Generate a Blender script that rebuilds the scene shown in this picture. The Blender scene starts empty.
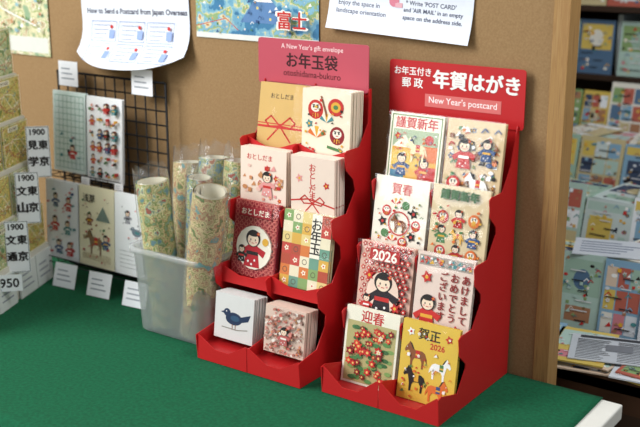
import bpy, math, random
from mathutils import Vector, Matrix
T=0.75
scene=bpy.context.scene
COL=scene.collection
try:
    scene.view_settings.view_transform='Standard'
except Exception: pass

# ---------------------------------------------------------------- materials
def srgb(h):
    h=h.lstrip('#'); c=[int(h[i:i+2],16)/255 for i in (0,2,4)]
    return tuple((x/12.92 if x<=0.04045 else ((x+0.055)/1.055)**2.4) for x in c)+(1,)
_m={}
def paper(hexc,rough=0.6,var=0.05,scale=60,bump=0.0,spec=0.3,metal=0.0):
    k=(hexc,rough,var,scale,bump,spec,metal)
    if k in _m: return _m[k]
    mt=bpy.data.materials.new('paint_'+hexc.strip('#')); mt.use_nodes=True
    nt=mt.node_tree; b=nt.nodes['Principled BSDF']
    b.inputs['Roughness'].default_value=rough
    b.inputs['Specular IOR Level'].default_value=spec
    b.inputs['Metallic'].default_value=metal
    tc=nt.nodes.new('ShaderNodeTexCoord'); nz=nt.nodes.new('ShaderNodeTexNoise')
    nz.inputs['Scale'].default_value=scale; nz.inputs['Detail'].default_value=3
    nt.links.new(tc.outputs['Object'],nz.inputs['Vector'])
    mx=nt.nodes.new('ShaderNodeMix'); mx.data_type='RGBA'
    c=srgb(hexc); mx.inputs['A'].default_value=tuple(x*(1-var) for x in c[:3])+(1,)
    mx.inputs['B'].default_value=tuple(min(1,x*(1+var)) for x in c[:3])+(1,)
    nt.links.new(nz.outputs['Fac'],mx.inputs['Factor']); nt.links.new(mx.outputs['Result'],b.inputs['Base Color'])
    if bump>0:
        bp=nt.nodes.new('ShaderNodeBump'); bp.inputs['Strength'].default_value=bump; bp.inputs['Distance'].default_value=0.002
        nt.links.new(nz.outputs['Fac'],bp.inputs['Height']); nt.links.new(bp.outputs['Normal'],b.inputs['Normal'])
    _m[k]=mt; return mt
def film(name='clear_film',gloss=0.10,tint=(1,1,1,1),haze=0.0,scale=22,bump=0.30,k=.3,base=.013):
    if name in _m: return _m[name]
    mt=bpy.data.materials.new(name); mt.use_nodes=True; nt=mt.node_tree; nt.nodes.clear()
    out=nt.nodes.new('ShaderNodeOutputMaterial'); tr=nt.nodes.new('ShaderNodeBsdfTransparent'); tr.inputs[0].default_value=tint
    gl=nt.nodes.new('ShaderNodeBsdfGlossy'); gl.inputs['Roughness'].default_value=gloss
    df=nt.nodes.new('ShaderNodeBsdfDiffuse'); df.inputs[0].default_value=(.93,.95,.97,1)
    tl=nt.nodes.new('ShaderNodeBsdfTranslucent'); tl.inputs[0].default_value=(.93,.95,.97,1)
    md=nt.nodes.new('ShaderNodeMixShader'); md.inputs[0].default_value=.5
    nt.links.new(df.outputs[0],md.inputs[1]); nt.links.new(tl.outputs[0],md.inputs[2])
    lw=nt.nodes.new('ShaderNodeLayerWeight'); lw.inputs['Blend'].default_value=.5
    pw=nt.nodes.new('ShaderNodeMath'); pw.operation='POWER'; pw.inputs[1].default_value=4
    ml=nt.nodes.new('ShaderNodeMath'); ml.operation='MULTIPLY_ADD'; ml.inputs[1].default_value=k; ml.inputs[2].default_value=base
    tc=nt.nodes.new('ShaderNodeTexCoord'); nz=nt.nodes.new('ShaderNodeTexNoise'); nz.inputs['Scale'].default_value=scale
    nt.links.new(tc.outputs['Object'],nz.inputs['Vector'])
    bp=nt.nodes.new('ShaderNodeBump'); bp.inputs['Strength'].default_value=bump; bp.inputs['Distance'].default_value=0.01
    nt.links.new(nz.outputs['Fac'],bp.inputs['Height']); nt.links.new(bp.outputs['Normal'],gl.inputs['Normal'])
    nt.links.new(lw.outputs['Facing'],pw.inputs[0]); nt.links.new(pw.outputs[0],ml.inputs[0])
    m1=nt.nodes.new('ShaderNodeMixShader'); m1.inputs[0].default_value=haze
    nt.links.new(tr.outputs[0],m1.inputs[1]); nt.links.new(md.outputs[0],m1.inputs[2])
    m2=nt.nodes.new('ShaderNodeMixShader'); nt.links.new(ml.outputs[0],m2.inputs[0])
    nt.links.new(m1.outputs[0],m2.inputs[1]); nt.links.new(gl.outputs[0],m2.inputs[2])
    nt.links.new(m2.outputs[0],out.inputs[0]); _m[name]=mt; return mt
def ramp_mat(name,stops,scale,kind='noise',rough=0.6,detail=6,stretch=(1,1,1),bump=0.0):
    if name in _m: return _m[name]
    mt=bpy.data.materials.new(name); mt.use_nodes=True; nt=mt.node_tree; b=nt.nodes['Principled BSDF']
    b.inputs['Roughness'].default_value=rough; b.inputs['Specular IOR Level'].default_value=0.3
    tc=nt.nodes.new('ShaderNodeTexCoord'); mp=nt.nodes.new('ShaderNodeMapping'); mp.inputs['Scale'].default_value=stretch
    if kind=='map':
        oi=nt.nodes.new('ShaderNodeObjectInfo'); ad=nt.nodes.new('ShaderNodeVectorMath'); ad.operation='MULTIPLY_ADD'
        ad.inputs[1].default_value=(1,1,1); nt.links.new(tc.outputs['Object'],ad.inputs[0])
        sc=nt.nodes.new('ShaderNodeVectorMath'); sc.operation='SCALE'; sc.inputs[3].default_value=3.7
        nt.links.new(oi.outputs['Location'],sc.inputs[0]); nt.links.new(sc.outputs[0],ad.inputs[2]); nt.links.new(ad.outputs[0],mp.inputs['Vector'])
    else: nt.links.new(tc.outputs['Object'],mp.inputs['Vector'])
    t=nt.nodes.new('ShaderNodeTexNoise'); t.inputs['Scale'].default_value=scale; t.inputs['Detail'].default_value=detail; o=t.outputs['Fac']
    nt.links.new(mp.outputs[0],t.inputs['Vector'])
    r=nt.nodes.new('ShaderNodeValToRGB'); r.color_ramp.interpolation='CONSTANT' if kind=='map' else 'LINEAR'
    el=r.color_ramp.elements
    while len(el)>1: el.remove(el[-1])
    el[0].position=stops[0][0]; el[0].color=srgb(stops[0][1])
    for p,c in stops[1:]:
        e=el.new(p); e.color=srgb(c)
    nt.links.new(o,r.inputs[0]); nt.links.new(r.outputs[0],b.inputs['Base Color'])
    if bump>0:
        bp=nt.nodes.new('ShaderNodeBump'); bp.inputs['Strength'].default_value=bump; bp.inputs['Distance'].default_value=0.002
        nt.links.new(o,bp.inputs['Height']); nt.links.new(bp.outputs['Normal'],b.inputs['Normal'])
    _m[name]=mt; return mt
MAPS=[('map_print_green',[(0,'#5f8288'),(.38,'#8a9f74'),(.42,'#6f8244'),(.45,'#c4b47a'),(.475,'#9a6a42'),(.49,'#cdc088'),(.53,'#7f9048'),(.56,'#d4c898'),(.60,'#84a088'),(.64,'#a05040')]),
      ('map_print_tan',[(0,'#6f9490'),(.38,'#b09a70'),(.42,'#a8745a'),(.45,'#d0be8c'),(.48,'#8a5840'),(.49,'#ccb488'),(.53,'#949058'),(.56,'#d4c494'),(.60,'#b08c68'),(.64,'#6a7c48')]),
      ('map_print_blue',[(0,'#46708c'),(.38,'#6f909c'),(.43,'#8a9a74'),(.46,'#c8bc88'),(.48,'#6f8244'),(.51,'#b4b07c'),(.54,'#6f8c94'),(.58,'#ccc09a'),(.62,'#a06a50')])]
def map_mat(i): n,s=MAPS[i%3]; return ramp_mat(n,s,44,'map')
def yellowmap_mat():
    return ramp_mat('yellow_map_print',[(0,'#848a3c'),(.40,'#c0a844'),(.44,'#dcca74'),(.48,'#a05c34'),(.50,'#d0c06c'),(.55,'#758640'),(.585,'#e0d07c'),(.63,'#b09238')],60,'map')
def greenmap_mat():
    return ramp_mat('green_map_print',[(0,'#648450'),(.40,'#90a46c'),(.44,'#ccd09c'),(.48,'#a87440'),(.50,'#b8c084'),(.55,'#749464'),(.585,'#d4d4a8'),(.63,'#84904c')],60,'map')
def bluemap_mat():
    return ramp_mat('blue_map_print',[(0,'#3f7aa0'),(.42,'#6fa4bc'),(.47,'#8fb8c0'),(.51,'#d4cc94'),(.53,'#8faa78'),(.57,'#7fb0c4'),(.62,'#d8cfa8'),(.66,'#b87a50')],26,'map')
def beigemap_mat():
    return ramp_mat('beige_map_print',[(0,'#8fa884'),(.40,'#c8c49a'),(.45,'#ddd4ac'),(.49,'#a8b078'),(.53,'#e2dabc'),(.57,'#b89870'),(.60,'#d4ceaa'),(.66,'#7f9468')],30,'map')
FILM=film()
RED=paper('#bd1d1f',0.45,0.04,20,0,0.35); REDD=paper('#a8181a',0.45,0.04,20,0,0.4)

# ---------------------------------------------------------------- mesh builder
_txt={}
def text_mesh(s,bold,ls):
    k=(s,bold,ls)
    if k in _txt: return _txt[k]
    cu=bpy.data.curves.new('t','FONT'); cu.body=s; cu.size=1; cu.offset=bold; cu.space_line=ls; cu.align_x='CENTER'; cu.resolution_u=3
    ob=bpy.data.objects.new('t',cu); COL.objects.link(ob)
    dg=bpy.context.evaluated_depsgraph_get(); ev=ob.evaluated_get(dg); me=ev.to_mesh()
    vs=[(v.co.x,v.co.y) for v in me.vertices]; fs=[tuple(p.vertices) for p in me.polygons]
    ev.to_mesh_clear(); bpy.data.objects.remove(ob); bpy.data.curves.remove(cu)
    if vs:
        x0=min(v[0] for v in vs);x1=max(v[0] for v in vs);y0=min(v[1] for v in vs);y1=max(v[1] for v in vs)
        vs=[(x-(x0+x1)/2,y-(y0+y1)/2) for x,y in vs]; r=(vs,fs,x1-x0,y1-y0)
    else: r=([],[],1,1)
    _txt[k]=r; return r
class MB:
    def __init__(s): s.v=[];s.f=[];s.fm=[];s.mats=[];s.ly=0.0;s.dy=4e-5
    def mi(s,mat):
        if isinstance(mat,str): mat=paper(mat)
        if mat not in s.mats: s.mats.append(mat)
        return s.mats.index(mat)
    def add(s,vs,fs,mat):
        o=len(s.v); s.v+= [tuple(p) for p in vs]; i=s.mi(mat)
        for f in fs: s.f.append(tuple(o+a for a in f)); s.fm.append(i)
    def box(s,x0,x1,y0,y1,z0,z1,mat):
        s.add([(x0,y0,z0),(x1,y0,z0),(x1,y1,z0),(x0,y1,z0),(x0,y0,z1),(x1,y0,z1),(x1,y1,z1),(x0,y1,z1)],
              [(0,3,2,1),(4,5,6,7),(0,1,5,4),(1,2,6,5),(2,3,7,6),(3,0,4,7)],mat)
    def prism(s,pts,a,b,axis,mat):
        n=len(pts)
        if axis=='x': va=[(a,p[0],p[1]) for p in pts]; vb=[(b,p[0],p[1]) for p in pts]
        elif axis=='y': va=[(p[0],a,p[1]) for p in pts]; vb=[(p[0],b,p[1]) for p in pts]
        else: va=[(p[0],p[1],a) for p in pts]; vb=[(p[0],p[1],b) for p in pts]
        s.add(va+vb,[tuple(range(n))[::-1],tuple(range(n,2*n))]+[(i,(i+1)%n,n+(i+1)%n,n+i) for i in range(n)],mat)
    def tube(s,path,r,mat,n=8,caps=True):
        P=[Vector(p) for p in path]; o=[]
        for i,p in enumerate(P):
            d=(P[min(i+1,len(P)-1)]-P[max(i-1,0)]).normalized()
            a=Vector((0,0,1)) if abs(d.z)<0.9 else Vector((1,0,0))
            u=d.cross(a).normalized(); w=d.cross(u).normalized()
            rr=r[i] if isinstance(r,(list,tuple)) else r
            for k in range(n):
                t=2*math.pi*k/n; o.append(p+u*rr*math.cos(t)+w*rr*math.sin(t))
        fs=[(i*n+k,i*n+(k+1)%n,(i+1)*n+(k+1)%n,(i+1)*n+k) for i in range(len(P)-1) for k in range(n)]
        if caps: fs+=[tuple(range(n)),tuple(range((len(P)-1)*n,len(P)*n))]
        s.add(o,fs,mat)
    # flat printing on the face y=ly (facing -Y)
    def nl(s): s.ly-=s.dy; return s.ly
    def poly(s,pts,mat): y=s.nl(); s.add([(p[0],y,p[1]) for p in pts],[tuple(range(len(pts)))],mat)
    def rect(s,x0,z0,x1,z1,mat): s.poly([(x0,z0),(x1,z0),(x1,z1),(x0,z1)],mat)
    def ell(s,x,z,rx,rz,mat,n=18):
        s.poly([(x+rx*math.cos(2*math.pi*i/n),z+rz*math.sin(2*math.pi*i/n)) for i in range(n)],mat)
    def ring(s,x,z,r,w,mat,n=24):
        y=s.nl(); vs=[];
        for i in range(n):
            a=2*math.pi*i/n; vs+= [(x+r*math.cos(a),y,z+r*math.sin(a)),(x+(r-w)*math.cos(a),y,z+(r-w)*math.sin(a))]
        s.add(vs,[(2*i,2*((i+1)%n),2*((i+1)%n)+1,2*i+1) for i in range(n)],mat)
    def line(s,pts,w,mat):
        y=s.nl()
        for a,b in zip(pts[:-1],pts[1:]):
            d=Vector((b[0]-a[0],b[1]-a[1])); L=d.length
            if L<1e-9: continue
            d/=L; nx,nz=-d.y*w/2,d.x*w/2; ex,ez=d.x*w*.3,d.y*w*.3
            s.add([(a[0]+nx-ex,y,a[1]+nz-ez),(a[0]-nx-ex,y,a[1]-nz-ez),(b[0]-nx+ex,y,b[1]-nz+ez),(b[0]+nx+ex,y,b[1]+nz+ez)],[(0,1,2,3)],mat)
    def text(s,t,x,z,mat,w=None,h=None,bold=0.0,ls=1.0):
        cjk=any(ord(c)>0x3000 for c in t)
        vs,fs,W,H=text_mesh(t,0.0 if cjk else bold*.45,ls)
        if not vs: return
        if w and h: k=min(w/W,h/H)
        elif w: k=w/W
        else: k=h/H
        sh=[(0,0)]
        if cjk and bold>0: b=bold*.5; sh=[(-b,0),(b,0),(0,b*.6),(0,-b*.6)]
        for dx,dz in sh:
            y=s.nl(); s.add([(x+k*(a+dx),y,z+k*(b2+dz)) for a,b2 in vs],fs,mat)
    def obj(s,name,parent=None,loc=(0,0,0),rot=(0,0,0),smooth=False,off=None,label=None,category=None,group=None,kind=None):
        me=bpy.data.meshes.new(name)
        vs=s.v if off is None else [(a-off[0],b-off[1],c-off[2]) for a,b,c in s.v]
        me.from_pydata(vs,[],s.f)
        for m in s.mats: me.materials.append(m)
        me.polygons.foreach_set('material_index',s.fm)
        if smooth: me.polygons.foreach_set('use_smooth',[True]*len(s.f))
        me.update()
        ob=bpy.data.objects.new(name,me); COL.objects.link(ob); ob.location=loc; ob.rotation_euler=rot
        if parent: ob.parent=parent
        tag(ob,label,category,group,kind); return ob
def tag(ob,label=None,category=None,group=None,kind=None):
    if label: ob['label']=label
    if category: ob['category']=category
    if group: ob['group']=group
    if kind: ob['kind']=kind
def empty(name,loc,rot=(0,0,0),**k):
    ob=bpy.data.objects.new(name,None); ob.empty_display_size=0.05; COL.objects.link(ob); ob.location=loc; ob.rotation_euler=rot; tag(ob,**k); return ob
def bevel(ob,w,seg=2):
    m=ob.modifiers.new('bevel','BEVEL'); m.width=w; m.segments=seg; m.limit_method='ANGLE'

# ---------------------------------------------------------------- motifs
BK='#26211f';RD='#c4302b';DR='#8f2328';CR='#efe6d2';YE='#dfa93a';GR='#4f7f4a';TE='#4c8a8c';BL='#34507e';PK='#e39a94';KR='#c9a978';WH='#f2f0ea';BR='#8a5230';OR='#d9702f'
def flower(m,x,z,r,c,cc=YE,n=5):
    m.poly([(x+r*(1 if i%2 else .55)*math.cos(math.pi*i/n),z+r*(1 if i%2 else .55)*math.sin(math.pi*i/n)) for i in range(2*n)],c)
    m.ell(x,z,r*.3,r*.3,cc,8)
HP=[(0,.62),(.06,.75),(.16,.88),(.2,.97),(.25,.88),(.35,.72),(.5,.66),(.75,.68),(.88,.6),(.97,.4),(1,.22),(.93,.3),(.88,.45),(.86,.3),(.84,0),(.76,0),(.76,.25),(.68,.38),(.45,.36),(.38,.25),(.36,0),(.28,0),(.28,.28),(.24,.45),(.2,.62),(.12,.6),(.05,.55)]
def horse(m,x,z,w,c,sad=RD,flip=False):
    f=-1 if flip else 1
    m.poly([(x+f*(a-.5)*w,z+(b-.5)*w) for a,b in HP],c)
    m.poly([(x+f*(a-.5)*w,z+(b-.5)*w) for a,b in [(.2,.97),(.3,.9),(.42,.68),(.34,.72),(.25,.88)]],BK)
    m.rect(x-.02*w,z-.1*w,x+.16*w,z+.18*w,sad); m.rect(x-.02*w,z-.02*w,x+.16*w,z+.04*w,YE)
    m.ell(x+f*(-.4)*w,z+.24*w,.02*w,.02*w,WH,6)
def daruma(m,x,z,r,c=RD):
    m.ell(x,z,r,r*1.05,c); m.ell(x,z+r*.22,r*.62,r*.5,CR); m.ell(x-r*.25,z+r*.28,r*.12,r*.14,BK,8); m.ell(x+r*.25,z+r*.28,r*.12,r*.14,BK,8)
    m.line([(x-r*.4,z+r*.5),(x-r*.1,z+r*.45)],r*.1,BK); m.line([(x+r*.4,z+r*.5),(x+r*.1,z+r*.45)],r*.1,BK); m.line([(x-r*.15,z-r*.02),(x+r*.15,z-r*.02)],r*.08,RD)
    m.line([(x,z-r*.4),(x,z-r*.85)],r*.12,YE); m.line([(x-r*.3,z-r*.45),(x-r*.35,z-r*.75)],r*.1,YE); m.line([(x+r*.3,z-r*.45),(x+r*.35,z-r*.75)],r*.1,YE)
def kid(m,x,z,s,robe=RD,sash=YE):
    m.poly([(x-.28*s,z-.5*s),(x+.28*s,z-.5*s),(x+.16*s,z+.12*s),(x-.16*s,z+.12*s)],robe)
    m.poly([(x-.16*s,z+.1*s),(x-.46*s,z-.12*s),(x-.34*s,z-.26*s),(x-.14*s,z-.06*s)],robe); m.poly([(x+.16*s,z+.1*s),(x+.46*s,z-.02*s),(x+.38*s,z-.2*s),(x+.14*s,z-.06*s)],robe)
    m.rect(x-.2*s,z-.16*s,x+.2*s,z-.06*s,sash)
    m.ell(x,z+.3*s,.25*s,.24*s,BK); m.ell(x,z+.26*s,.19*s,.18*s,'#f0d8bc'); m.ell(x,z+.42*s,.19*s,.07*s,BK,10)
    m.ell(x-.08*s,z+.26*s,.022*s,.03*s,BK,6); m.ell(x+.08*s,z+.26*s,.022*s,.03*s,BK,6); m.line([(x-.04*s,z+.17*s),(x+.04*s,z+.17*s)],.02*s,RD)
    m.ell(x-.11*s,z+.2*s,.035*s,.025*s,PK,6); m.ell(x+.11*s,z+.2*s,.035*s,.025*s,PK,6); flower(m,x+.17*s,z+.44*s,.07*s,RD)
    for dx,dz in((-.12,-.35),(.1,-.3),(0,-.42)): m.ell(x+dx*s,z+dz*s,.035*s,.035*s,WH,6)
def bow(m,x,z,s,c=RD):
    for f in(-1,1):
        m.line([(x,z),(x+f*.35*s,z+.28*s),(x+f*.55*s,z+.12*s),(x+f*.4*s,z-.04*s),(x,z)],.05*s,c)
        m.line([(x,z),(x+f*.2*s,z-.22*s),(x+f*.42*s,z-.45*s)],.05*s,c)
    m.ell(x,z,.08*s,.07*s,c,8)
def bird(m,x,z,s,c=BL,wing=TE):
    m.ell(x,z,.36*s,.22*s,c); m.ell(x-.3*s,z+.18*s,.15*s,.14*s,c); m.poly([(x-.43*s,z+.22*s),(x-.58*s,z+.16*s),(x-.42*s,z+.12*s)],c)
    m.poly([(x+.25*s,z+.1*s),(x+.72*s,z+.26*s),(x+.62*s,z+.02*s),(x+.3*s,z-.08*s)],c); m.ell(x+.05*s,z+.02*s,.2*s,.10*s,wing,10); m.ell(x-.33*s,z+.22*s,.025*s,.025*s,WH,6)
    m.line([(x-.05*s,z-.2*s),(x-.05*s,z-.38*s)],.03*s,BR); m.line([(x+.08*s,z-.2*s),(x+.08*s,z-.38*s)],.03*s,BR)
def fan(m,x,z,r,c=RD):
    for i in range(5): m.poly([(x,z)]+[(x+r*math.cos(math.radians(20+28*i+k*9.33)),z+r*math.sin(math.radians(20+28*i+k*9.33))) for k in range(4)],[c,CR,YE,CR,c][i])
def scatter(m,x0,z0,x1,z1,n,cols,seed,s=0.006):
    R=random.Random(seed)
    for i in range(n):
        x=R.uniform(x0,x1);z=R.uniform(z0,z1);c=R.choice(cols);k=R.randint(0,4);q=s*R.uniform(.7,1.3)
        x=min(max(x,x0+q),x1-q); z=min(max(z,z0+q),z1-q)
        if k==0: flower(m,x,z,q,c)
        elif k==1: m.ell(x,z,q,q*.7,c,10)
        elif k==2: m.poly([(x-q,z-q*.6),(x+q,z-q*.4),(x+q*.2,z+q)],c)
        elif k==3: m.line([(x-q,z-q*.5),(x,z+q*.7),(x+q,z-q*.2)],q*.35,c)
        else: m.rect(x-q*.7,z-q*.7,x+q*.7,z+q*.7,c)
# ---------------------------------------------------------------- designs  (w,h) origin bottom centre
def d_kinga(m,w,h):
    m.line([(-w*.46,h*.03),(w*.46,h*.03),(w*.46,h*.97),(-w*.46,h*.97),(-w*.46,h*.03)],w*.02,'#6f8f5c')
    m.text('謹賀新年',0,h*.88,RD,w=w*.78,bold=.06)
    m.rect(-w*.42,h*.07,w*.42,h*.79,YE); m.rect(-w*.42,h*.56,w*.42,h*.79,'#a8b894'); m.rect(-w*.42,h*.30,w*.1,h*.52,'#e0b848'); m.rect(w*.1,h*.07,w*.42,h*.34,RD); m.rect(-w*.42,h*.07,-w*.16,h*.26,'#4f86a0'); m.rect(w*.14,h*.4,w*.42,h*.6,OR)
    m.poly([(-w*.42,h*.56),(-w*.2,h*.72),(0,h*.56)],'#f0e8d0'); m.ell(w*.26,h*.68,w*.08,w*.08,RD)
    kid(m,-w*.22,h*.34,w*.36,BL); kid(m,w*.2,h*.3,w*.36,RD); horse(m,w*.04,h*.55,w*.42,'#f0dcae'); flower(m,-w*.32,h*.7,w*.07,RD)
    scatter(m,-w*.4,h*.1,w*.4,h*.76,40,[RD,BL,WH,OR],41,w*.024)
def d_kraft(m,w,h):
    scatter(m,-w*.44,h*.06,w*.44,h*.93,90,[RD,BR,BK,WH,GR,BL,OR],5,w*.045); kid(m,-w*.15,h*.58,w*.46,RD,WH); kid(m,w*.24,h*.65,w*.34,BL,YE); horse(m,w*.12,h*.22,w*.42,WH); daruma(m,-w*.28,h*.2,w*.12)
def d_gashun(m,w,h):
    m.text('賀春',0,h*.86,RD,w=w*.38,bold=.05)
    for i in range(10):
        a=2*math.pi*i/10; x=w*.31*math.cos(a); z=h*.42+h*.25*math.sin(a)
        [lambda:daruma(m,x,z,w*.085),lambda:flower(m,x,z,w*.09,BK,RD),lambda:m.ell(x,z,w*.07,w*.07,GR),lambda:fan(m,x,z,w*.1)][i%4]()
    m.ring(0,h*.42,w*.2,w*.02,RD); horse(m,0,h*.42,w*.3,BR); scatter(m,-w*.44,h*.06,w*.44,h*.78,36,[RD,BK,GR,YE],43,w*.022)
def d_figures(m,w,h):
    for i in range(3):
        for j in range(3):
            x=-w*.28+i*w*.28;z=h*.17+j*h*.22
            if (i+j)%2: kid(m,x,z,w*.28,[GR,RD,BL][i],YE)
            elif j!=1: daruma(m,x,z,w*.10,[RD,GR,OR][i]); flower(m,x,z-w*.02,w*.05,YE)
            else: horse(m,x,z,w*.25,YE)
    scatter(m,-w*.44,h*.05,w*.44,h*.78,34,[GR,OR,RD,YE],9,w*.024)
    m.text('謹賀新年',0,h*.90,'#3f6a3c',w=w*.66,bold=.06)
def d_lady(m,w,h):
    R=random.Random(6)
    for i in range(9):
        for j in range(13):
            x=-w*.43+i*w*.108+(w*.05 if j%2 else 0); z=h*.04+j*h*.077
            if x<w*.45: flower(m,x,z,w*.05,R.choice([RD,'#b62e2a','#d9564a',RD]),CR)
    m.rect(-w*.28,h*.78,w*.28,h*.93,'#b62e2a'); m.text('2026',0,h*.855,'#faf2e2',w=w*.46,bold=.05)
    m.ell(w*.02,h*.38,w*.30,w*.34,'#eed0bc'); kid(m,w*.02,h*.36,w*.68,'#2a2226',RD); flower(m,-w*.25,h*.58,w*.09,RD); flower(m,w*.28,h*.22,w*.09,RD); kid(m,-w*.26,h*.22,w*.28,RD,WH)
def d_akemashite(m,w,h):
    m.rect(-w*.47,h*.84,w*.47,h*.97,'#a8988c')
    scatter(m,-w*.46,h*.85,w*.46,h*.96,40,[YE,WH,TE,RD,PK],3,w*.035)
    for k,s in enumerate(('あけまして','おめでとう','ございます')): m.text('\n'.join(s),w*(.38-.19*k),h*.50,'#8c2420',h=h*.60,bold=.06,ls=1.0)
    kid(m,-w*.24,h*.26,w*.54,RD,YE); flower(m,w*.3,h*.11,w*.08,RD); flower(m,w*.14,h*.10,w*.06,OR); flower(m,-w*.3,h*.7,w*.1,RD)
def d_geishun(m,w,h):
    m.text('迎春',0,h*.90,RD,w=w*.42,bold=.05)
    m.rect(-w*.46,h*.03,w*.46,h*.82,'#b8ac74')
    R=random.Random(2)
    for i in range(50):
        x,z=R.uniform(-.38,.38)*w,R.uniform(.07,.77)*h; m.ell(x,z,w*R.uniform(.05,.08),w*.035,R.choice([GR,'#5f9050','#7fa05a','#3f6a3c']),10)
    for i in range(46):
        x,z=R.uniform(-.39,.39)*w,R.uniform(.08,.77)*h; flower(m,x,z,w*R.uniform(.045,.085),R.choice([RD,'#d8442f',DR,RD,'#e8dcc0']),'#e8c070',6)
def d_gasho(m,w,h):
    m.text('賀正',-w*.02,h*.86,BK,w=w*.38,bold=.05); m.text('2026',w*.14,h*.73,RD,w=w*.26,bold=.05)
    horse(m,-w*.22,h*.58,w*.42,BR); horse(m,w*.22,h*.48,w*.38,WH,GR,True); horse(m,-w*.2,h*.28,w*.42,BK,YE); horse(m,w*.2,h*.2,w*.4,OR,BL,True)
    flower(m,w*.33,h*.86,w*.07,RD); flower(m,-w*.34,h*.86,w*.07,WH,RD); scatter(m,-w*.44,h*.03,w*.44,h*.9,44,[GR,RD,WH,OR],4,w*.026)
def d_otoshi_bow(m,w,h):
    m.text('おとしだま',0,h*.8,BK,w=w*.5,bold=.03); m.rect(-w*.5,h*.30,w*.5,h*.335,RD); m.rect(-w*.5,h*.36,w*.5,h*.375,RD); bow(m,0,h*.34,w*.6)
def d_toys(m,w,h):
    daruma(m,-w*.22,h*.70,w*.16); daruma(m,w*.24,h*.34,w*.15,DR); m.ell(w*.2,h*.76,w*.16,w*.15,RD); m.ell(w*.2,h*.76,w*.10,w*.09,YE); m.ell(w*.2,h*.76,w*.05,w*.04,GR); fan(m,-w*.18,h*.28,w*.2,OR); fan(m,w*.02,h*.52,w*.15,TE); flower(m,-w*.34,h*.48,w*.08,TE); m.line([(w*.06,h*.16),(w*.34,h*.12)],w*.05,GR); m.line([(-w*.1,h*.9),(w*.02,h*.62)],w*.03,BR)
    scatter(m,-w*.44,h*.06,w*.44,h*.95,22,[RD,GR,BK,YE],45,w*.028)
def d_pink(m,w,h):
    m.rect(-w*.5,0,w*.5,h*.16,'#c98a5a'); m.text('おとしだま',-w*.08,h*.86,RD,w=w*.55,bold=.04)
    scatter(m,-w*.45,h*.18,w*.45,h*.76,36,[PK,RD,'#e8c0b0','#c98a5a'],12,w*.05); kid(m,w*.1,h*.46,w*.42,PK,RD)
def d_kanjibow(m,w,h):
    m.text('お\nと\nし\nだ\nま',0,h*.62,RD,h=h*.56,bold=.05,ls=.85); m.line([(-w*.5,h*.3),(-w*.1,h*.36),(w*.5,h*.28)],w*.03,RD); bow(m,0,h*.3,w*.5); flower(m,-w*.3,h*.66,w*.09,PK); flower(m,w*.32,h*.6,w*.08,RD)
def d_redkid(m,w,h):
    for i in range(9):
        for j in range(14):
            m.ring(-w*.44+i*w*.11,h*.04+j*h*.072,w*.045,w*.012,'#d87a6c',10)
    m.ell(w*.02,h*.40,w*.40,w*.40,CR); m.rect(-w*.36,h*.8,w*.36,h*.93,'#a02830'); m.text('おとしだま',0,h*.865,CR,w=w*.62,bold=.05); kid(m,0,h*.38,w*.66,'#b5202a',BK); m.ell(w*.28,h*.5,w*.07,w*.07,YE); kid(m,-w*.24,h*.3,w*.3,BK,RD)
def d_check(m,w,h):
    cs=['#d8a94c','#e8dcbc','#b4503a','#6f9a84','#e0c884','#d47a40','#86a466','#c24c40']
    nx,nz=5,7
    for i in range(nx):
        for j in range(nz):
            c=cs[(i*3+j*5+(i*j)%3)%8]; x=-w/2+i*w/nx;z=j*h/nz; m.rect(x,z,x+w/nx,z+h/nz,c)
            cx,cz=x+w/nx/2,z+h/nz/2
            if (i+j)%3==0: flower(m,cx,cz,w*.055,'#f4ead0',RD)
            elif (i+j)%3==1: m.ring(cx,cz,w*.05,w*.012,'#5a4a40',14)
    m.rect(w*.1,h*.43,w*.3,h,CR); m.text('お\n年\n玉',w*.2,h*.715,BK,h=h*.46,bold=.05,ls=.9)
def d_bird(m,w,h):
    bird(m,0,h*.48,w*.6,'#22324e','#2f4f6a')
    m.line([(-w*.3,h*.26),(w*.1,h*.25),(w*.36,h*.30)],w*.02,'#8a8478')
def d_smallpat(m,w,h):
    scatter(m,-w*.47,h*.03,w*.47,h*.97,170,['#c8685c','#d98a7c','#b9796a','#9a6a5a','#efe4d8','#a88478'],21,w*.035); kid(m,w*.05,h*.42,w*.36,'#b8605a','#efe4d8')
def d_sketch(m,w,h):
    R=random.Random(31)
    for i in range(4):
        for j in range(6):
            x=-w*.33+i*w*.22+R.uniform(-.02,.02)*w; z=h*.1+j*h*.155
            if R.random()<.5: kid(m,x,z,w*.2,R.choice([RD,BL,BK,TE]),R.choice([YE,RD]))
            else: scatter(m,x-w*.08,z-w*.08,x+w*.08,z+w*.08,4,[RD,YE,GR,BK,PK],i*9+j,w*.035)
def d_grid(m,w,h):
    for i in range(8): x=-w*.44+w*.88*i/7; m.line([(x,h*.05),(x,h*.95)],w*.012,'#7fae9c')
    for j in range(13): z=h*.05+h*.9*j/12; m.line([(-w*.44,z),(w*.44,z)],w*.012,'#7fae9c')
    scatter(m,-w*.3,h*.1,w*.4,h*.5,12,[RD,TE,WH,BK],55,w*.045); kid(m,w*.1,h*.26,w*.3,RD,WH)
def d_redpeople(m,w,h):
    for x,z,s,c in((-.2,.75,.3,BL),(.2,.72,.3,RD),(-.22,.45,.32,RD),(.18,.42,.3,TE),(-.1,.16,.3,BL),(.24,.15,.3,RD)): kid(m,x*w,z*h,s*w,c,WH)
    scatter(m,-w*.44,h*.06,w*.44,h*.94,30,[RD,BL,PK,TE],33,w*.028)
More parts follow.
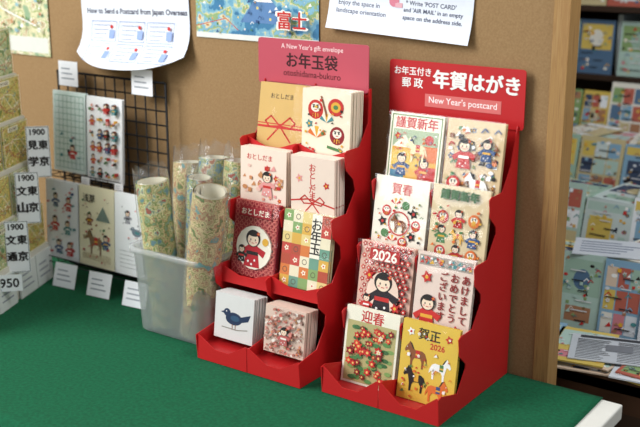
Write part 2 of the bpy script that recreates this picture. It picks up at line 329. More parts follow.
def d_cream_ink(m,w,h):
    horse(m,-w*.06,h*.32,w*.54,'#8a6a4a',RD); kid(m,w*.26,h*.34,w*.3,BL,YE); kid(m,-w*.2,h*.6,w*.26,BR,YE); m.text('浅草',-w*.2,h*.86,BK,w=w*.34,bold=.03)
    for i in range(5): m.line([(-w*.4,h*(.1+.015*i)),(w*.4,h*(.09+.02*i))],w*.008,'#a89060')
    m.poly([(0,h*.6),(w*.2,h*.78),(w*.4,h*.6)],'#7a8a80'); scatter(m,-w*.4,h*.06,w*.4,h*.9,40,[BR,GR,'#a89060',RD],35,w*.024)
def d_lines(m,w,h):
    for i in range(5): m.line([(-w*.36,h*(.1+.05*i)),(w*(.1-.04*(i%3)),h*(.1+.05*i))],w*.01,'#9a9a96')
    bird(m,w*.1,h*.55,w*.35,'#7b8790'); kid(m,-w*.14,h*.72,w*.26,'#9a9aa0',BK); scatter(m,-w*.3,h*.36,w*.4,h*.85,16,['#8a8a8a',PK],37,w*.022)
def d_mapfold(m,w,h):
    R=random.Random(int(w*1e4))
    for i in range(5): m.line([(-w*.46,h*R.uniform(.1,.9)),(-w*.1,h*R.uniform(.1,.9)),(w*.2,h*R.uniform(.1,.9)),(w*.46,h*R.uniform(.1,.9))],w*.014,R.choice(['#efe8c8','#b0543a','#efe8c8']))
    scatter(m,-w*.46,h*.05,w*.46,h*.8,44,['#b0543a','#efe8c8','#4f7048','#6a8a90','#7a4a2a'],77,w*.022)
    m.rect(-w*.3,h*.82,w*.1,h*.94,'#efe8c8'); m.text('東京地図',-w*.1,h*.88,'#5a3a24',w=w*.3,bold=.03)
    m.line([(-w*.49,h*.01),(w*.49,h*.01),(w*.49,h*.99),(-w*.49,h*.99),(-w*.49,h*.01)],w*.012,'#e8e4cc')

def card(name,w,h,th,base,design,loc,rot,label,category,group,n=1,dy=None,sleeve=True,sw=None):
    m=MB(); bm=base if not isinstance(base,str) else paper(base,.55)
    m.box(-w/2,w/2,0,th,0,h,bm); m.ly=0
    if design: design(m,w,h)
    first=m.obj(name,None,loc,rot,label=label,category=category,group=group)
    s=None
    if sleeve:
        q=MB(); e=sw if sw else .002; f=m.ly-.0006
        nx,nz=6,8; vs=[];fs=[];R=random.Random(int(loc[0]*1000)+int(loc[2]*777))
        for j in range(nz+1):
            for i in range(nx+1):
                u=i/nx;v=j/nz; b=min(u,1-u,v,1-v); vs.append((-w/2-e+u*(w+2*e),f-(0 if b==0 else .0006+R.uniform(0,.0006)),-.0005+v*(h+e*1.5)))
        for j in range(nz):
            for i in range(nx): a=j*(nx+1)+i; fs.append((a,a+1,a+nx+2,a+nx+1))
        q.add(vs,fs,FILM); s=q.obj('plastic_sleeve',first,smooth=True)
        s['label']='clear plastic sleeve'
    d=dy if dy else th+.0022
    out=[first]
    Rm=Matrix.Rotation(rot[2],3,'Z')@Matrix.Rotation(rot[0],3,'X')
    for i in range(1,n):
        c=first.copy(); COL.objects.link(c); c.location=Vector(loc)+Rm@Vector((random.Random(i*7+int(loc[0]*999)).uniform(-.0015,.0015),d*i,0))
        if s:
            t=s.copy(); COL.objects.link(t); t.parent=c
        out.append(c)
    return out

# ---------------------------------------------------------------- display stands
def stand(x0,x1,rows,yf,yb,body_top,label,hdr):
    xc=(x0+x1)/2; off=(xc,yb,T)
    root=empty('card_display_stand',off,label=label,category='display stand')
    t=.0015
    def prof(e,g=0):
        p=[(yb,T),(yf+e,T),(yf-.004+e,T+.048-g),(yf+.008+e,T+.050-g),(rows[0][0]+.008,T+rows[0][1]+.030-g),(rows[0][0]+.034,T+rows[0][1]+.066-g)]
        for (y,z) in rows[1:]:
            p+=[(y-.012+e,T+z-.034),(y-.034+e,T+z-.014),(y-.040+e,T+z+.018-g),(y-.032+e,T+z+.022-g),(y+.008,T+z+.022-g),(y+.036,T+z+.060-g)]
        p+=[(yb-.008,T+body_top),(yb,T+body_top)]
        return [(min(a,yb),b) for a,b in p]
    for (a,b) in((x0,x0+t),(x1-t,x1)):
        m=MB(); m.prism(prof(0),a,b,'x',RED); m.obj('side_panel',root,off=off)
    m=MB(); m.prism(prof(.006,.004),xc-t/2,xc+t/2,'x',RED); m.obj('divider',root,off=off)
    m=MB(); m.box(x0+t,x1-t,yb-.002,yb,T,T+body_top,RED); m.obj('back_panel',root,off=off)
    cols=[(x0+t,xc-t/2),(xc+t/2,x1-t)]
    for k,(y,z) in enumerate(rows):
        fy=(yf+.001) if k==0 else y-.016
        m=MB(); m.box(x0+t,x1-t,fy,min(y+.03,yb-.003),T+z-.0032,T+z-.001,REDD); m.obj('shelf',root,off=off)
        for (a,b) in cols:
            zb=T+(0.0 if k==0 else z-.014); lo=max(.019,z) if k==0 else .005; hi=.048 if k==0 else .018
            base=T if k==0 else T+z
            top=[(b-(b-a)*u,base+hh) for u,hh in((0,hi),(.04,hi),(.36,lo),(.64,lo),(.96,hi),(1,hi))]
            m=MB(); m.prism([(a,zb),(b,zb)]+top,fy-.0014,fy,'y',RED); m.obj('front_lip',root,off=off)
    hx0,hx1,hz0,hz1,hy,hmat,hf=hdr
    m=MB(); r=.006; pts=[]
    for cx,cz,a in((hx1-r,hz0+r,-90),(hx1-r,hz1-r,0),(hx0+r,hz1-r,90),(hx0+r,hz0+r,180)):
        for i in range(6): q=math.radians(a+18*i); pts.append((cx+r*math.cos(q),T+cz+r*math.sin(q)))
    m.prism(pts,hy,hy+.002,'y',hmat); m.ly=hy; hf(m,(hx0+hx1)/2,T+(hz0+hz1)/2,hx1-hx0,hz1-hz0)
    m.obj('header_sign',root,off=off)
    return root
def hdr2(m,x,z,w,h):
    m.text('お年玉付き',x-w*.32,z+h*.32,WH,w=w*.28,bold=.05)
    m.text('郵 政',x-w*.32,z+h*.12,WH,w=w*.16,bold=.05)
    m.text('年賀はがき',x+w*.15,z+h*.22,WH,w=w*.62,bold=.09)
    m.rect(x-w*.22,z-h*.27,x+w*.34,z-h*.05,'#d8716c')
    m.text("New Year's postcard",x+w*.06,z-h*.16,'#fbeeea',w=w*.50,bold=.02)
def hdr1(m,x,z,w,h):
    m.text("A New Year's gift envelope",x,z+h*.34,'#f4dcd8',w=w*.56)
    m.text('お年玉袋',x,z+h*.06,'#3a1216',w=w*.46,bold=.06)
    m.text('otoshidama-bukuro',x,z-h*.22,'#5c1820',w=w*.52,bold=.02)
rows2=[(1.446,.004),(1.492,.113),(1.539,.223),(1.585,.331)]
stand(-.970,-.737,rows2,1.391,1.65,.46,'red cardboard tiered stand holding new year postcards',(-.996,-.728,.452,.556,1.645,paper('#bd1f22',.45,.03,20),hdr2))
rows1=[(1.421,.026),(1.470,.147),(1.515,.266),(1.556,.382)]
stand(-1.248,-1.008,rows1,1.378,1.603,.505,'red cardboard tiered stand holding gift envelopes',(-1.264,-1.012,.496,.583,1.598,paper('#ba4c5a',.45,.03,20),hdr1))
L=-math.radians(9)
c2a,c2b=-.9115,-.7955
def pc(x,row,base,des,label,n=4):
    y,z=rows2[row]
    card('postcard',.109,.139,.0008,base,des,(x,y-.002,T+z),(L,0,0),label,'postcard','new year postcards in the red stand',n)
pc(c2a,3,'#f2ead4',d_kinga,'cream postcard with yellow and blue picture panel')
pc(c2b,3,'#d9bd90',d_kraft,'kraft brown postcard with crowded figure print in top tier')
pc(c2a,2,'#f2ebd8',d_gashun,'cream postcard with a ring of lucky charms')
pc(c2b,2,'#dcc69c',d_figures,'tan postcard with rows of small figures')
pc(c2a,1,'#e6b8a4',d_lady,'pink and red patterned postcard with robed child')
pc(c2b,1,'#e6cfc0',d_akemashite,'pinkish beige postcard with vertical greeting and child')
pc(c2a,0,'#f1ead4',d_geishun,'cream postcard filled with red flowers and green leaves')
pc(c2b,0,'#dfba48',d_gasho,'yellow postcard with galloping horses in the front tier')
c1a,c1b=-1.187,-1.069
def ev(x,row,w,h,th,base,des,label,n,lean=L,dy=None,yo=0,zo=0):
    y,z=rows1[row]
    card('gift_envelope',w,h,th,base,des,(x,y+yo,T+z+zo),(lean,0,0),label,'envelope','gift envelopes in the red stand',n,dy=dy)
ev(c1a,3,.106,.122,.0018,'#cfa964',d_otoshi_bow,'kraft gift envelope with a red cord bow print',7)
ev(c1b,3,.106,.122,.0028,'#efe2c8',d_toys,'cream gift envelope with folk toy print',9,lean=-.05,yo=-.014,dy=.0048)
ev(c1a,2,.108,.122,.0028,'#efd9c6',d_pink,'pale pink gift envelope with floral print',6,lean=-.04,yo=-.009,dy=.0048)
ev(c1b,2,.096,.122,.0030,'#ecd6c4',d_kanjibow,'peach gift envelope with bow print in a thick pack',8,lean=-.01,yo=-.013,dy=.0043)
ev(c1a,1,.104,.144,.0012,'#a52c36',d_redkid,'red patterned gift envelope with child in cream circle',4)
ev(c1b,1,.108,.142,.0012,'#e6d6a8',d_check,'gift envelope with multicoloured checkered print',4)
ev(c1a,0,.092,.088,.0028,'#d3d1cc',d_bird,'small pale grey envelope with a navy bird',9,lean=-.12,yo=-.012,zo=.012,dy=.0045)
ev(c1b,0,.090,.088,.0028,'#dcc0ae',d_smallpat,'small muted pinkish envelope with dense tiny pattern',9,lean=-.12,yo=-.012,zo=.012,dy=.0045)

# ---------------------------------------------------------------- partition board
root=empty('display_partition',(-1.6,1.68,0),label='brown fibreboard partition with a pine end post behind the table',category='partition'); off=(-1.6,1.68,0)
corkm=ramp_mat('fibreboard',[(.25,'#8e6f4a'),(.5,'#967751'),(.75,'#9f8059')],260,'noise',.85,8,bump=.04)
m=MB(); m.box(-2.75,-.688,1.66,1.672,.02,2.1,corkm); m.obj('board',root,off=off)
pine=ramp_mat('pine',[(.3,'#8e6a40'),(.45,'#a8824f'),(.55,'#9c7546'),(.7,'#ae8a58')],26,'noise',.6,6,(7,7,.3))
m=MB(); m.box(-.690,-.661,1.656,1.70,.0,2.1,pine); p=m.obj('post',root,off=off); bevel(p,.001)
m=MB(); m.box(-2.78,-2.75,1.656,1.70,.0,2.1,pine); p=m.obj('post',root,off=off); bevel(p,.001)

# ---------------------------------------------------------------- table and cloth
root=empty('display_table',(-1.5,1.33,0),label='white topped folding table under a green cloth',category='table'); off=(-1.5,1.33,0)
whitep=paper('#d8d6cc',.45)
m=MB(); m.box(-2.6,-.520,1.005,1.652,T-.032,T-.0035,whitep); p=m.obj('table_top',root,off=off); bevel(p,.003)
for x in(-2.52,-.60):
    for y in(1.06,1.60):
        m=MB(); m.tube([(x,y,0),(x,y,T-.032)],.014,paper('#6f7275',.35,metal=.8),12); m.obj('leg',root,off=off)
gm=MB()
green=ramp_mat('green_felt',[(.3,'#064a2d'),(.55,'#075636'),(.8,'#0b603e')],160,'noise',.92,6,bump=.2)
NX,NY=110,40; x0,x1,y0,y1=-2.6,-.556,1.002,1.652; vs=[];fs=[]
drop=16
for j in range(NY+1+drop):
    for i in range(NX+1):
        x=x0+(x1-x0)*i/NX
        if j>=drop:
            y=y0+(y1-y0)*(j-drop)/NY; z=T-.0009+.0007*math.sin(x*9+y*4)*math.sin(y*11-x*3)
            vs.append((x,y,z))
        else:
            q=(drop-j)/drop; vs.append((x,y0-.006-.03*q*(.5+.5*math.sin(x*26+1.3*math.sin(x*7))),T-.002-q*.6))
for j in range(NY+drop):
    for i in range(NX): a=j*(NX+1)+i; fs.append((a,a+1,a+NX+2,a+NX+1))
gm.add(vs,fs,green)
cl=gm.obj('tablecloth',None,smooth=True,label='green felt tablecloth covering the display table',category='tablecloth')
sd=cl.modifiers.new('s','SOLIDIFY'); sd.thickness=.0015; sd.offset=-1

# ---------------------------------------------------------------- wire grid and hanging cards
m=MB(); blk=paper('#0c0c0e',.45,.05,30,0,.3)
gx0,gx1,gz0,gz1,gy=-1.875,-1.540,.006,.466,1.628
for i in range(12):
    x=gx0+(gx1-gx0)*i/11; r=.0028 if i in(0,11) else .0019; m.tube([(x,gy,T+gz0),(x,gy,T+gz1)],r,blk,6)
for i in range(16):
    z=gz0+(gz1-gz0)*i/15; r=.0028 if i in(0,15) else .0019; m.tube([(gx0,gy-.002,T+z),(gx1,gy-.002,T+z)],r,blk,6)
for x in(gx0+.03,gx1-.03): m.tube([(x,gy,T+.004),(x,gy-.05,T+.0035)],.0025,blk,6)
m.obj('wire_grid_panel',None,smooth=True,label='black wire grid rack leaning on the board',category='wire rack')
def gcard(x,y,z,h,base,des,label,w=.102,n=3): card('postcard',w,h,.0008,base,des,(x,y,T+z),(-.06,0,0),label,'postcard','souvenir postcards on the wire rack',n,sw=.003)
gcard(-1.812,1.590,.243,.184,'#e2f0ea',d_grid,'pale teal sleeved postcard with a grid pattern',.106)
gcard(-1.700,1.590,.236,.188,'#fefefc',d_sketch,'sleeved white postcard full of tiny coloured figures',.110)
gcard(-1.798,1.540,.050,.182,'#fefefc',d_redpeople,'white postcard with blue and red figures',.106,4)
gcard(-1.687,1.540,.050,.182,'#f6ecca',d_cream_ink,'cream postcard with figures and brown horse drawing',.110,4)
gcard(-1.575,1.540,.050,.182,'#fefefc',d_lines,'mostly white postcard with faint drawing in lower row',.110,4)
for (z,y,a,b) in((.234,1.590,-1.870,-1.64),(.046,1.540,-1.857,-1.516)):
    m=MB(); m.tube([(a,y-.012,T+z+.010),(b,y-.012,T+z+.010)],.0012,blk,6); m.tube([(a,y-.012,T+z-.003),(b,y-.012,T+z-.003)],.0012,blk,6)
    for i in range(7):
        x=a+(b-a)*i/6; m.tube([(x,y-.012,T+z+.010),(x,y-.012,T+z-.003),(x,y+.01,T+z-.003),(x,1.624,T+z-.003)],.0012,blk,6)
    m.obj('wire_shelf',None,smooth=True,label='black wire ledge hooked on the grid under postcards',category='wire shelf')
def tagd(m,w,h):
    for i in range(3): m.line([(-w*.34,h*(.7-.2*i)),(w*(.1+.1*((i*7)%3)),h*(.7-.2*i))],h*.05,'#8b8f98')
def tagc(x,y,z,w,h,rot,label,base='#f0f0f2'):
    m=MB(); m.box(-w/2,w/2,0,.001,0,h,paper(base)); tagd(m,w,h); m.obj('price_tag',None,(x,y,T+z),rot,label=label,category='price tag',group='small white price tags')
for x in(-1.758,-1.648,-1.538): tagc(x,1.500,.0005,.064,.054,(-.30,0,.1),'white handwritten price tag standing on the tablecloth')
for x in(-1.835,-1.604): tagc(x,1.622,.435,.062,.056,(-.03,0,0),'white price tag clipped to the top of wire grid')
for x in(-1.745,-1.64): tagc(x,1.572,.222,.026,.022,(-.1,0,0),'tiny white price tag on the wire ledge')

# ---------------------------------------------------------------- side map rack
yaw=math.radians(113.2); A=Vector((-1.746,1.314,T)); ex=Vector((-.394,.919,0)); en=Vector((.919,.394,0))
rk=empty('map_rack',A,(0,0,yaw),label='pale cardboard tiered rack holding folded map packs',category='rack')
whiteb=paper('#cfcabb',.6)
ts=.012
tiers=[(i*ts,z) for i,z in enumerate((.085,.18,.28,.378,.472))]
m=MB(); pr=[(0,0)]
for (d,z) in tiers: pr+=[(d,z),(d+ts,z)]
pr=pr[:-1]+[(4*ts+.05,.472),(4*ts+.05,0)]
m.prism(pr,-.16,.243,'x',whiteb); m.obj('rack_body',rk)
def mk(x,i,w,h,label,mt):
    d,z=tiers[i]
    p=A+ex*x-en*(d+.0045)+Vector((0,0,z+.0005))
    card('map_pack',w,h,.0024,mt,d_mapfold,p,(-.01,0,yaw),label,'map pack','folded maps in the side rack',1 if i<4 else 4,dy=.0056)
for i in range(5):
    for k,x in enumerate((.180,.060,-.060)):
        g=(i+k)%3==1
        mk(x,i,.112,.092 if i<4 else .10,'green folded tourist map in a clear sleeve' if g else 'yellow folded tourist map in a clear sleeve',greenmap_mat() if g else yellowmap_mat())
for i,x in enumerate((.03,.125,.205)):
    m=MB(); m.box(-.038,.038,0,.004,0,.074,paper('#d5d8d2')); tagd(m,.075,.07); m.obj('booklet',None,A+ex*x+en*.008+Vector((0,0,.0005)),(-.04,0,yaw),label='pale booklet standing against the rack base',category='booklet',group='booklets by the rack base')
def sgn(x,z,c1,c2,pr,h=.114):
    w=.050; m=MB(); m.box(-w/2,w/2,0,.0012,0,h,paper('#eceeee')); m.line([(-w*.47,h*.015),(w*.47,h*.015),(w*.47,h*.985),(-w*.47,h*.985),(-w*.47,h*.015)],w*.025,'#3a3c40')
    m.text(pr,0,h*.89,BK,w=w*.66,bold=.08)
    for k,ch in enumerate(c2): m.text(ch,w*.22,h*(.64-.32*k),BK,w=w*.40,bold=.11)
    for k,ch in enumerate(c1): m.text(ch,-w*.23,h*(.64-.32*k),BK,w=w*.40,bold=.11)
    p=A+ex*x+en*.018+Vector((0,0,z)); m.obj('price_sign',None,p,(-.03,0,math.radians(46)),label='white vertical sign card with bold black characters',category='price sign',group='vertical signs by the map rack')
sgn(.192,.250,'見学','東京','1900'); sgn(.127,.162,'文山','東京','1900'); sgn(.064,.070,'文通','東京','1900')
m=MB(); m.box(-.026,.026,0,.0012,0,.036,paper('#eceeee')); m.text('950',0,.018,BK,w=.040,bold=.06); m.obj('price_sign',None,A+ex*.012+en*.022+Vector((0,0,.046)),(-.05,0,math.radians(46)),label='small white price sign with bold numerals',category='price sign')

# ---------------------------------------------------------------- bin with rolled maps
bx,by=-1.356,1.490
root=empty('plastic_bin',(bx,by,T),label='milky translucent plastic bin filled with rolled maps',category='bin')
def rr(w,d,r,z,n=6):
    o=[]
    for cx,cy,a in((w/2-r,-d/2+r,-90),(w/2-r,d/2-r,0),(-w/2+r,d/2-r,90),(-w/2+r,-d/2+r,180)):
        for i in range(n+1): q=math.radians(a+90*i/n); o.append((cx+r*math.cos(q),cy+r*math.sin(q),z))
    return o
pl=film('frosted_plastic',.2,(.99,.99,1,1),.34,8,.05,.3,.03)
rings=[rr(.168,.134,.02,.0),rr(.176,.142,.022,.004),rr(.192,.158,.024,.166),rr(.206,.172,.028,.167),rr(.206,.172,.028,.178),rr(.190,.156,.024,.178),rr(.188,.154,.023,.166),rr(.171,.138,.021,.006)]
n=len(rings[0]); m=MB(); vs=[p for r in rings for p in r]; fs=[(i*n+k,i*n+(k+1)%n,(i+1)*n+(k+1)%n,(i+1)*n+k) for i in range(len(rings)-1) for k in range(n)]+[tuple(range(n))[::-1],tuple(range((len(rings)-1)*n,len(rings)*n))]
m.add(vs,fs,pl); m.obj('bin_shell',root,smooth=True)
RF=film('roll_film',.09,(.99,1,1,1),.06,40,.6,.5,.05)
def roll(i,top,bot,r,label,n=26):
    top=Vector(top);bot=Vector(bot); ax=(top-bot); Ln=ax.length; q=ax.to_track_quat('Z','Y')
    m=MB(); turns=3.3;N=int(n*turns); vs=[]; e=.92
    for j in range(N+1):
        t=j/N; a=2*math.pi*turns*t; rad=r*(1-.30*t)
        vs+= [(rad*math.cos(a),rad*math.sin(a),0),(rad*math.cos(a),rad*math.sin(a),Ln*e)]
    vo=vs[:2*n+2]; fo=[(2*j,2*j+2,2*j+3,2*j+1) for j in range(n)]; m.add(vo,fo,map_mat(i)); m.add(vs[2*n:],[(2*j,2*j+2,2*j+3,2*j+1) for j in range(N-n)],paper('#d9d2bc'))
    o=m.obj('rolled_map',None,bot,smooth=True,label=label,category='rolled map',group='rolled maps in the bin')
    o.rotation_mode='QUATERNION'; o.rotation_quaternion=q
    f=MB(); vs=[];R=random.Random(int(r*1e5)+int(top[0]*1e3)); K=22;H=12
    for j in range(H+1):
        z=-.001+Ln*1.0*j/H
        for k in range(K):
            a=2*math.pi*k/K; cr=(.22*r if j==H else (.06*r if j==H-1 else 0)); rad=r+.0015+R.uniform(0,.0014)-cr*R.uniform(.3,1); vs.append((rad*math.cos(a),rad*math.sin(a),z+(R.uniform(-.005,.010) if j==H else 0)))
    f.add(vs,[(j*K+k,j*K+(k+1)%K,(j+1)*K+(k+1)%K,(j+1)*K+k) for j in range(H) for k in range(K)],RF); s=f.obj('plastic_sleeve',o,smooth=True); s['label']='clear crinkled plastic sleeve'
roll(0,(-1.412,1.440,T+.335),(-1.394,1.456,T+.012),.034,'rolled map in clear sleeve leaning outward in the bin')
roll(1,(-1.418,1.562,T+.352),(-1.402,1.524,T+.012),.033,'rolled map in clear sleeve at the rear of the bin')
roll(2,(-1.348,1.562,T+.372),(-1.346,1.526,T+.012),.032,'tall upright rolled map in clear sleeve in the bin')
roll(0,(-1.284,1.560,T+.374),(-1.298,1.528,T+.012),.029,'tall rolled map in clear sleeve in the bin corner')
roll(1,(-1.238,1.424,T+.342),(-1.318,1.456,T+.012),.036,'rolled map in clear sleeve tilting toward the red stand')
roll(2,(-1.325,1.490,T+.345),(-1.352,1.490,T+.012),.026,'slim rolled map in clear sleeve amid the bin')

# ---------------------------------------------------------------- posters
def sheet(name,w,h,loc,rot,base,design,label,curl=0.0,cz=.35,arc=0.0):
    m=MB(); m.dy=1.2e-4
    bm=base if not isinstance(base,str) else paper(base)
    N=16;M=16
    for k,y in((0,0.0),(1,.0006)):
        vs=[]
        for j in range(N+1):
            for i in range(M+1):
                u=i/M; vs.append((-w/2+w*u,y,h*j/N+arc*(abs(2*u-1)**2.5)*(1-j/N)))
        m.add(vs,[(j*(M+1)+i,j*(M+1)+i+1,(j+1)*(M+1)+i+1,(j+1)*(M+1)+i) for j in range(N) for i in range(M)],bm)
    if design: design(m,w,h)
    H=h*cz
    m.v=[(x,y-curl*(max(0,(H-z)/H))**2,z+ (curl*.4*(max(0,(H-z)/H))**2)) for x,y,z in m.v]
    return m.obj(name,None,loc,rot,smooth=False,label=label,category='poster')
def howto(m,w,h):
    m.text('How to Send a Postcard from Japan Overseas',w*.02,h*.42,'#4a4a58',w=w*.93,bold=.08)
    for i in range(3):
        for j in range(2):
            x=-w*.28+i*w*.27;z=h*.07+j*h*.155
            m.line([(x-w*.12,z),(x+w*.12,z),(x+w*.12,z+h*.135),(x-w*.12,z+h*.135),(x-w*.12,z)],.0011,'#5c74a8')
            for q in range(4): m.line([(x-w*.10,z+h*(.02+.03*q)),(x+w*(.0+.02*q),z+h*(.02+.03*q))],.0012,'#7a84a0')
            m.rect(x+w*.05,z+h*.02,x+w*.10,z+h*.08,'#8fa4d4'); m.ell(x+w*.07,z+h*.1,w*.014,w*.014,RD,10)
sheet('instruction_poster',.322,.34,(-1.648,1.6560,T+.464),(0,-.03,0),'#dfe3ea',howto,'white curling instruction sheet with blue step boxes',curl=.065,arc=.045)
def fuji(m,w,h):
    m.rect(-w*.5,0,w*.5,h*.03,'#dfe0d8')
    m.poly([(-w*.12,h*.10),(w*.03,h*.26),(w*.1,h*.26),(w*.28,h*.10)],'#5d83b0'); m.poly([(-w*.01,h*.215),(w*.03,h*.26),(w*.1,h*.26),(w*.145,h*.215)],WH)
    scatter(m,-w*.48,h*.03,w*.48,h*.6,100,['#c88a60',GR,'#dcc878',BL,WH],17,.0035)
    m.text('富士',w*.33,h*.13,'#f4f0e4',w=w*.245,bold=.12); m.text('富士',w*.33,h*.13,RD,w=w*.22,bold=.05); m.line([(-w*.45,h*.07),(-w*.2,h*.12),(-w*.1,h*.06)],.0015,RD)
sheet('map_poster',.31,.36,(-1.318,1.6570,T+.566),(0,0,0),bluemap_mat(),fuji,'blue illustrated mountain map poster on the board')
def notice(m,w,h):
    m.text("Enjoy the space in",-w*.28,h*.24,'#4a4f62',w=w*.3,bold=.03)
    m.text("landscape orientation",-w*.26,h*.17,'#4a4f62',w=w*.36,bold=.03)
    m.text("* Write 'POST CARD'",w*.22,h*.30,'#4a4f62',w=w*.34,bold=.03)
    m.text("and 'AIR MAIL' in an empty",w*.24,h*.235,'#4a4f62',w=w*.4,bold=.03)
    m.text('space on the address side.',w*.24,h*.17,'#4a4f62',w=w*.4,bold=.03)
    m.ell(-w*.03,h*.30,w*.035,w*.035,'#d07a8c'); m.rect(-w*.02,h*.25,w*.03,h*.29,'#d8a4ac')
sheet('notice_poster',.30,.22,(-.990,1.6565,T+.592),(0,.05,0),'#dde1ea',notice,'white notice sheet with small printed instructions',curl=.012)
def tl(m,w,h):
    m.rect(-w*.48,h*.02,w*.48,h*.12,'#d8d8cc'); scatter(m,-w*.45,h*.14,w*.45,h*.95,90,['#c08a60',GR,'#d8c890','#8fb0b4',WH,'#b86a4a'],19,.006); m.line([(-w*.4,h*.3),(0,h*.5),(w*.4,h*.45)],.003,WH); m.line([(-w*.4,h*.7),(0,h*.3),(w*.4,h*.2)],.003,WH)
sheet('map_poster',.30,.36,(-2.078,1.6565,T+.490),(0,0,0),beigemap_mat(),tl,'beige and green illustrated town map poster on board')

# ---------------------------------------------------------------- tiered magazine shelf behind
root=empty('magazine_shelf',(-.6,2.3,0),label='dark brown stepped shelf unit crowded with magazines',category='shelf unit'); off=(-.6,2.3,0)
dk=paper('#3a2a20',.5,.1,15); ledge=paper('#4a3122',.45,.15,25)
mt=[(1.80,2.06,-.035),(2.06,2.32,.045),(2.32,2.58,.125),(2.58,2.84,.215)]
for ti,(a,b,z) in enumerate(mt):
    m=MB(); m.box(-1.5,.3,a,b,T+z-.02,T+z,dk); m.box(-1.5,.3,a,a+.014,T+z-(.06 if ti==0 else .03),T+z+.006,ledge); m.obj('shelf_board',root,off=off)
    m=MB(); m.box(-1.5,.3,b-.012,b,.0,T+z-.02,dk); m.obj('riser',root,off=off)
m=MB(); m.box(-1.5,.3,1.80,1.812,0,T-.095,dk); m.obj('front_panel',root,off=off)
for xx in(-1.5,.28):
    m=MB(); m.prism([(1.8,0),(1.8,T-.04),(2.06,T+.04),(2.32,T+.12),(2.58,T+.21),(2.84,T+.31),(2.84,0)],xx,xx+.02,'x',dk); m.obj('side_panel',root,off=off)
RM=random.Random(41)
cov=['#d4d8dc','#9cb8a4','#c8b88c','#84a8c0','#e0dccf','#b4604f','#86a068','#d4b85c','#e8eaec','#54708c','#b0c8bc','#d8c0a8','#3c4860','#c8d4d0','#a87858','#cc8088']
def coverart(m,w,h,seed):
    R=random.Random(seed)
    cc=[R.choice(cov) for _ in range(8)]
    k=R.randint(0,2)
    if k==0: m.rect(-w*.46,h*.8,w*.46,h*.95,cc[0]); m.rect(-w*.4,h*.2,w*.1,h*.7,cc[1]); m.rect(w*.1,h*.08,w*.44,h*.2,cc[3])
    elif k==1: m.rect(-w*.44,h*.45,w*.44,h*.92,cc[0]); m.ell(0,h*.66,w*.2,w*.24,cc[2]); m.rect(-w*.3,h*.1,w*.3,h*.3,cc[4])
    else:
        for i in range(3):
            for j in range(3): m.rect(-w*.44+i*w*.3,h*.05+j*h*.3,-w*.44+i*w*.3+w*.27,h*.05+j*h*.3+h*.26,R.choice(cov))
    scatter(m,-w*.44,h*.05,w*.44,h*.95,34,cc+[WH,BK,RD,YE,TE],seed+1,.005)
    for q in range(6): a=R.uniform(-.42,0); m.line([(w*a,h*(.12+.13*q)),(w*(a+R.uniform(.2,.4)),h*(.12+.13*q))],.0025,R.choice(['#2c2c30','#d8d8d8']))
def mag(x,y,z,w,h,c,n,label,rz=0,th=.005,des=None,name='magazine',tilt=0):
    m=MB(); m.box(-w/2,w/2,0,th,0,h,paper(c,.35)); R=random.Random(int(x*1e4)+int(y*1e3)+int(z*1e3))
    if des: des(m,w,h)
    else: coverart(m,w,h,int(x*1e3)+int(z*1e4)+int(y*1e3))
    o=m.obj(name,None,(x,y,T+z+th),(-math.pi/2+tilt,0,rz),label=label,category=name.replace('_',' '),group='magazines on the dark shelf unit')
    for i in range(1,n):
        c2=o.copy(); COL.objects.link(c2); c2.location=(x+R.uniform(-.008,.008),y+R.uniform(-.008,.008),T+z+th+i*(th+.0006)); c2.rotation_euler=(-math.pi/2+tilt,0,rz+R.uniform(-.08,.08))
    return o
def news(m,w,h):
    R=random.Random(4)
    for i in range(13):
        for c in(-.42,.04): m.line([(w*c,h*(.06+.06*i)),(w*(c+R.uniform(.25,.38)),h*(.06+.06*i))],h*.022,'#4c4c50')
    m.rect(-w*.1,h*.4,w*.2,h*.65,'#77797e'); m.rect(-w*.4,h*.86,w*.3,h*.95,'#3c3c40')
def white(m,w,h):
    for i in range(5): m.line([(-w*.4,h*(.2+.15*i)),(w*(.1+.08*((i*5)%4)),h*(.2+.15*i))],h*.05,'#6a748c')
for ti,(a,b,z) in enumerate(mt):
    x=-1.14
    while x<-.42:
        zz=z+.007
        for layer in range(RM.randint(4,7) if ti else 4):
            n=RM.randint(1,2); th=RM.choice([.003,.005,.006])
            if ti==0: n=1; th=.003
            mag(x+RM.uniform(-.02,.02),a+.005+RM.uniform(-.02,.01),zz,RM.choice([.10,.115,.13]),RM.choice([.15,.16,.175]),RM.choice(cov),n,'glossy magazine in a loose stack on the shelf',RM.uniform(-.25,.25),th)
            zz+=n*(th+.0006)+.0008
        if ti==0 and abs(x+.58)<.06: mag(-.60,1.825,zz,.17,.13,'#c4c8cc',1,'black and white printed newspaper sheet on the magazines',.3,.002,news,'newspaper')
        if ti==1 and abs(x+.68)<.06: mag(-.70,2.06,zz,.16,.12,'#ccd0d6',1,'white sheet with blue lettering on the magazines',.3,.002,white,'paper_sheet')
        x+=.12
    x=-1.18
    while x<-.42:
        w=RM.uniform(.075,.125); h=RM.uniform(.12,.165)
        m=MB(); m.box(-w/2,w/2,0,.006,0,h,paper(RM.choice(cov),.35)); coverart(m,w,h,RM.randint(0,9999))
        m.obj('booklet',None,(x+w/2,b-.052+(.0),T+z+.001),(-.24,0,RM.uniform(-.08,.08)),label='colourful booklet standing upright behind stacked magazines',category='booklet',group='upright booklets on the dark shelf unit')
        x+=w+.002
root=empty('tall_bookcase',(-.6,3.0,0),label='dark bookcase with booklets and upright books',category='bookcase'); off=(-.6,3.0,0)
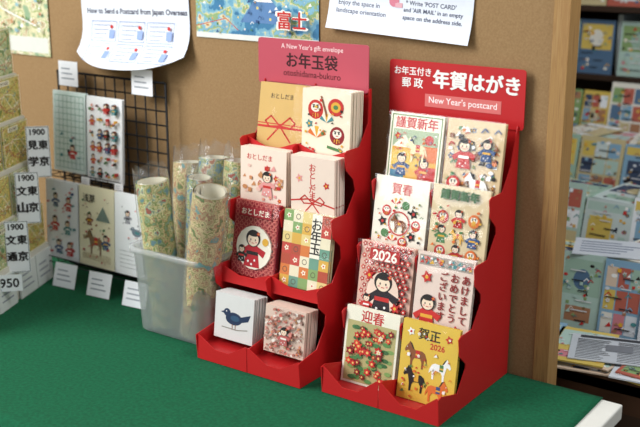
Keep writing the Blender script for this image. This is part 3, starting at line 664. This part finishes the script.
for z in(.0,.38,.57,.76,.95,1.45):
    m=MB(); m.box(-1.9,.6,2.86,3.1,T+z-.015 if z else 0,T+z if z else .02,dk); m.obj('shelf_board',root,off=off)
m=MB(); m.box(-1.9,.6,3.1,3.11,0,T+1.45,dk); m.obj('back_panel',root,off=off)
for z in(.38,.57,.76):
    x=-1.5
    while x<-.65:
        if RM.random()<.4:
            w=.10; m=MB(); m.box(-w/2,w/2,0,.006,0,.150,paper(RM.choice(cov),.4)); coverart(m,w,.150,RM.randint(0,9999)); m.obj('booklet',None,(x+w/2,2.875,T+z+.0005),(-.10,0,0),label='cover-facing booklet on the dark bookcase shelf',category='booklet',group='books on the dark bookcase'); x+=w+.003
        else:
            w=RM.uniform(.012,.026); h=RM.uniform(.13,.165); c=RM.choice(cov+['#3c3f46','#4c3830','#4c3830'])
            m=MB(); m.box(0,w-.001,0,.15,0,h,paper(c,.5)); m.rect(w*.25,h*.2,w*.75,h*.8,RM.choice(cov)); m.obj('book',None,(x,2.90,T+z+.0005),label='upright book on the dark bookcase shelf',category='book',group='books on the dark bookcase'); x+=w

# ---------------------------------------------------------------- room
m=MB(); m.box(-5,3,-3.5,3.6,-.05,0,ramp_mat('floor_tiles',[(.3,'#6d6a4c'),(.6,'#7b775a'),(.8,'#85805f')],9,'noise',.5)); m.obj('floor',None,kind='structure')
m=MB(); m.box(-5,3,3.6,3.7,0,2.8,paper('#6d655c',.8)); m.obj('wall_back',None,kind='structure')
m=MB(); m.box(-5.1,-5,-3.5,3.6,0,2.8,paper('#cfcac0',.8)); m.obj('wall_left',None,kind='structure')

# ---------------------------------------------------------------- lights, world, camera
def area(name,loc,target,size,e,col):
    l=bpy.data.lights.new('area','AREA'); l.energy=e; l.size=size; l.color=col
    o=bpy.data.objects.new(name,l); COL.objects.link(o); o.location=loc; o.rotation_euler=(Vector(target)-Vector(loc)).to_track_quat('-Z','Y').to_euler(); return o
area('overhead_light',(-2.6,-.4,2.8),(-1.5,1.5,.9),1.4,96,(.97,.99,1))
area('overhead_light',(-.6,.9,3.0),(-.9,1.5,.8),1.2,8,(1,.98,.95))
area('overhead_light',(.4,1.6,2.7),(-.7,2.3,.9),.9,26,(.95,.98,1))  # added fill lamp that brightens the magazine shelf, not a known fixture
area('sleeve_glint_light',(-2.9,-2.3,1.7),(-1.1,1.5,1.0),1.3,40,(.95,.98,1))  # added lamp, placed so the plastic sleeves catch highlights; not an actual window
w=bpy.data.worlds.new('world'); scene.world=w; w.use_nodes=True; w.node_tree.nodes['Background'].inputs[0].default_value=(.84,.9,1,1); w.node_tree.nodes['Background'].inputs[1].default_value=.38
cd=bpy.data.cameras.new('camera'); cd.lens=59.06; cd.sensor_width=36; cd.dof.use_dof=True; cd.dof.focus_distance=1.88; cd.dof.aperture_fstop=3.6
co=bpy.data.objects.new('camera',cd); COL.objects.link(co); co.location=(0,0,T+.8); co.rotation_euler=(math.radians(90-15.64),0,math.radians(35)); scene.camera=co
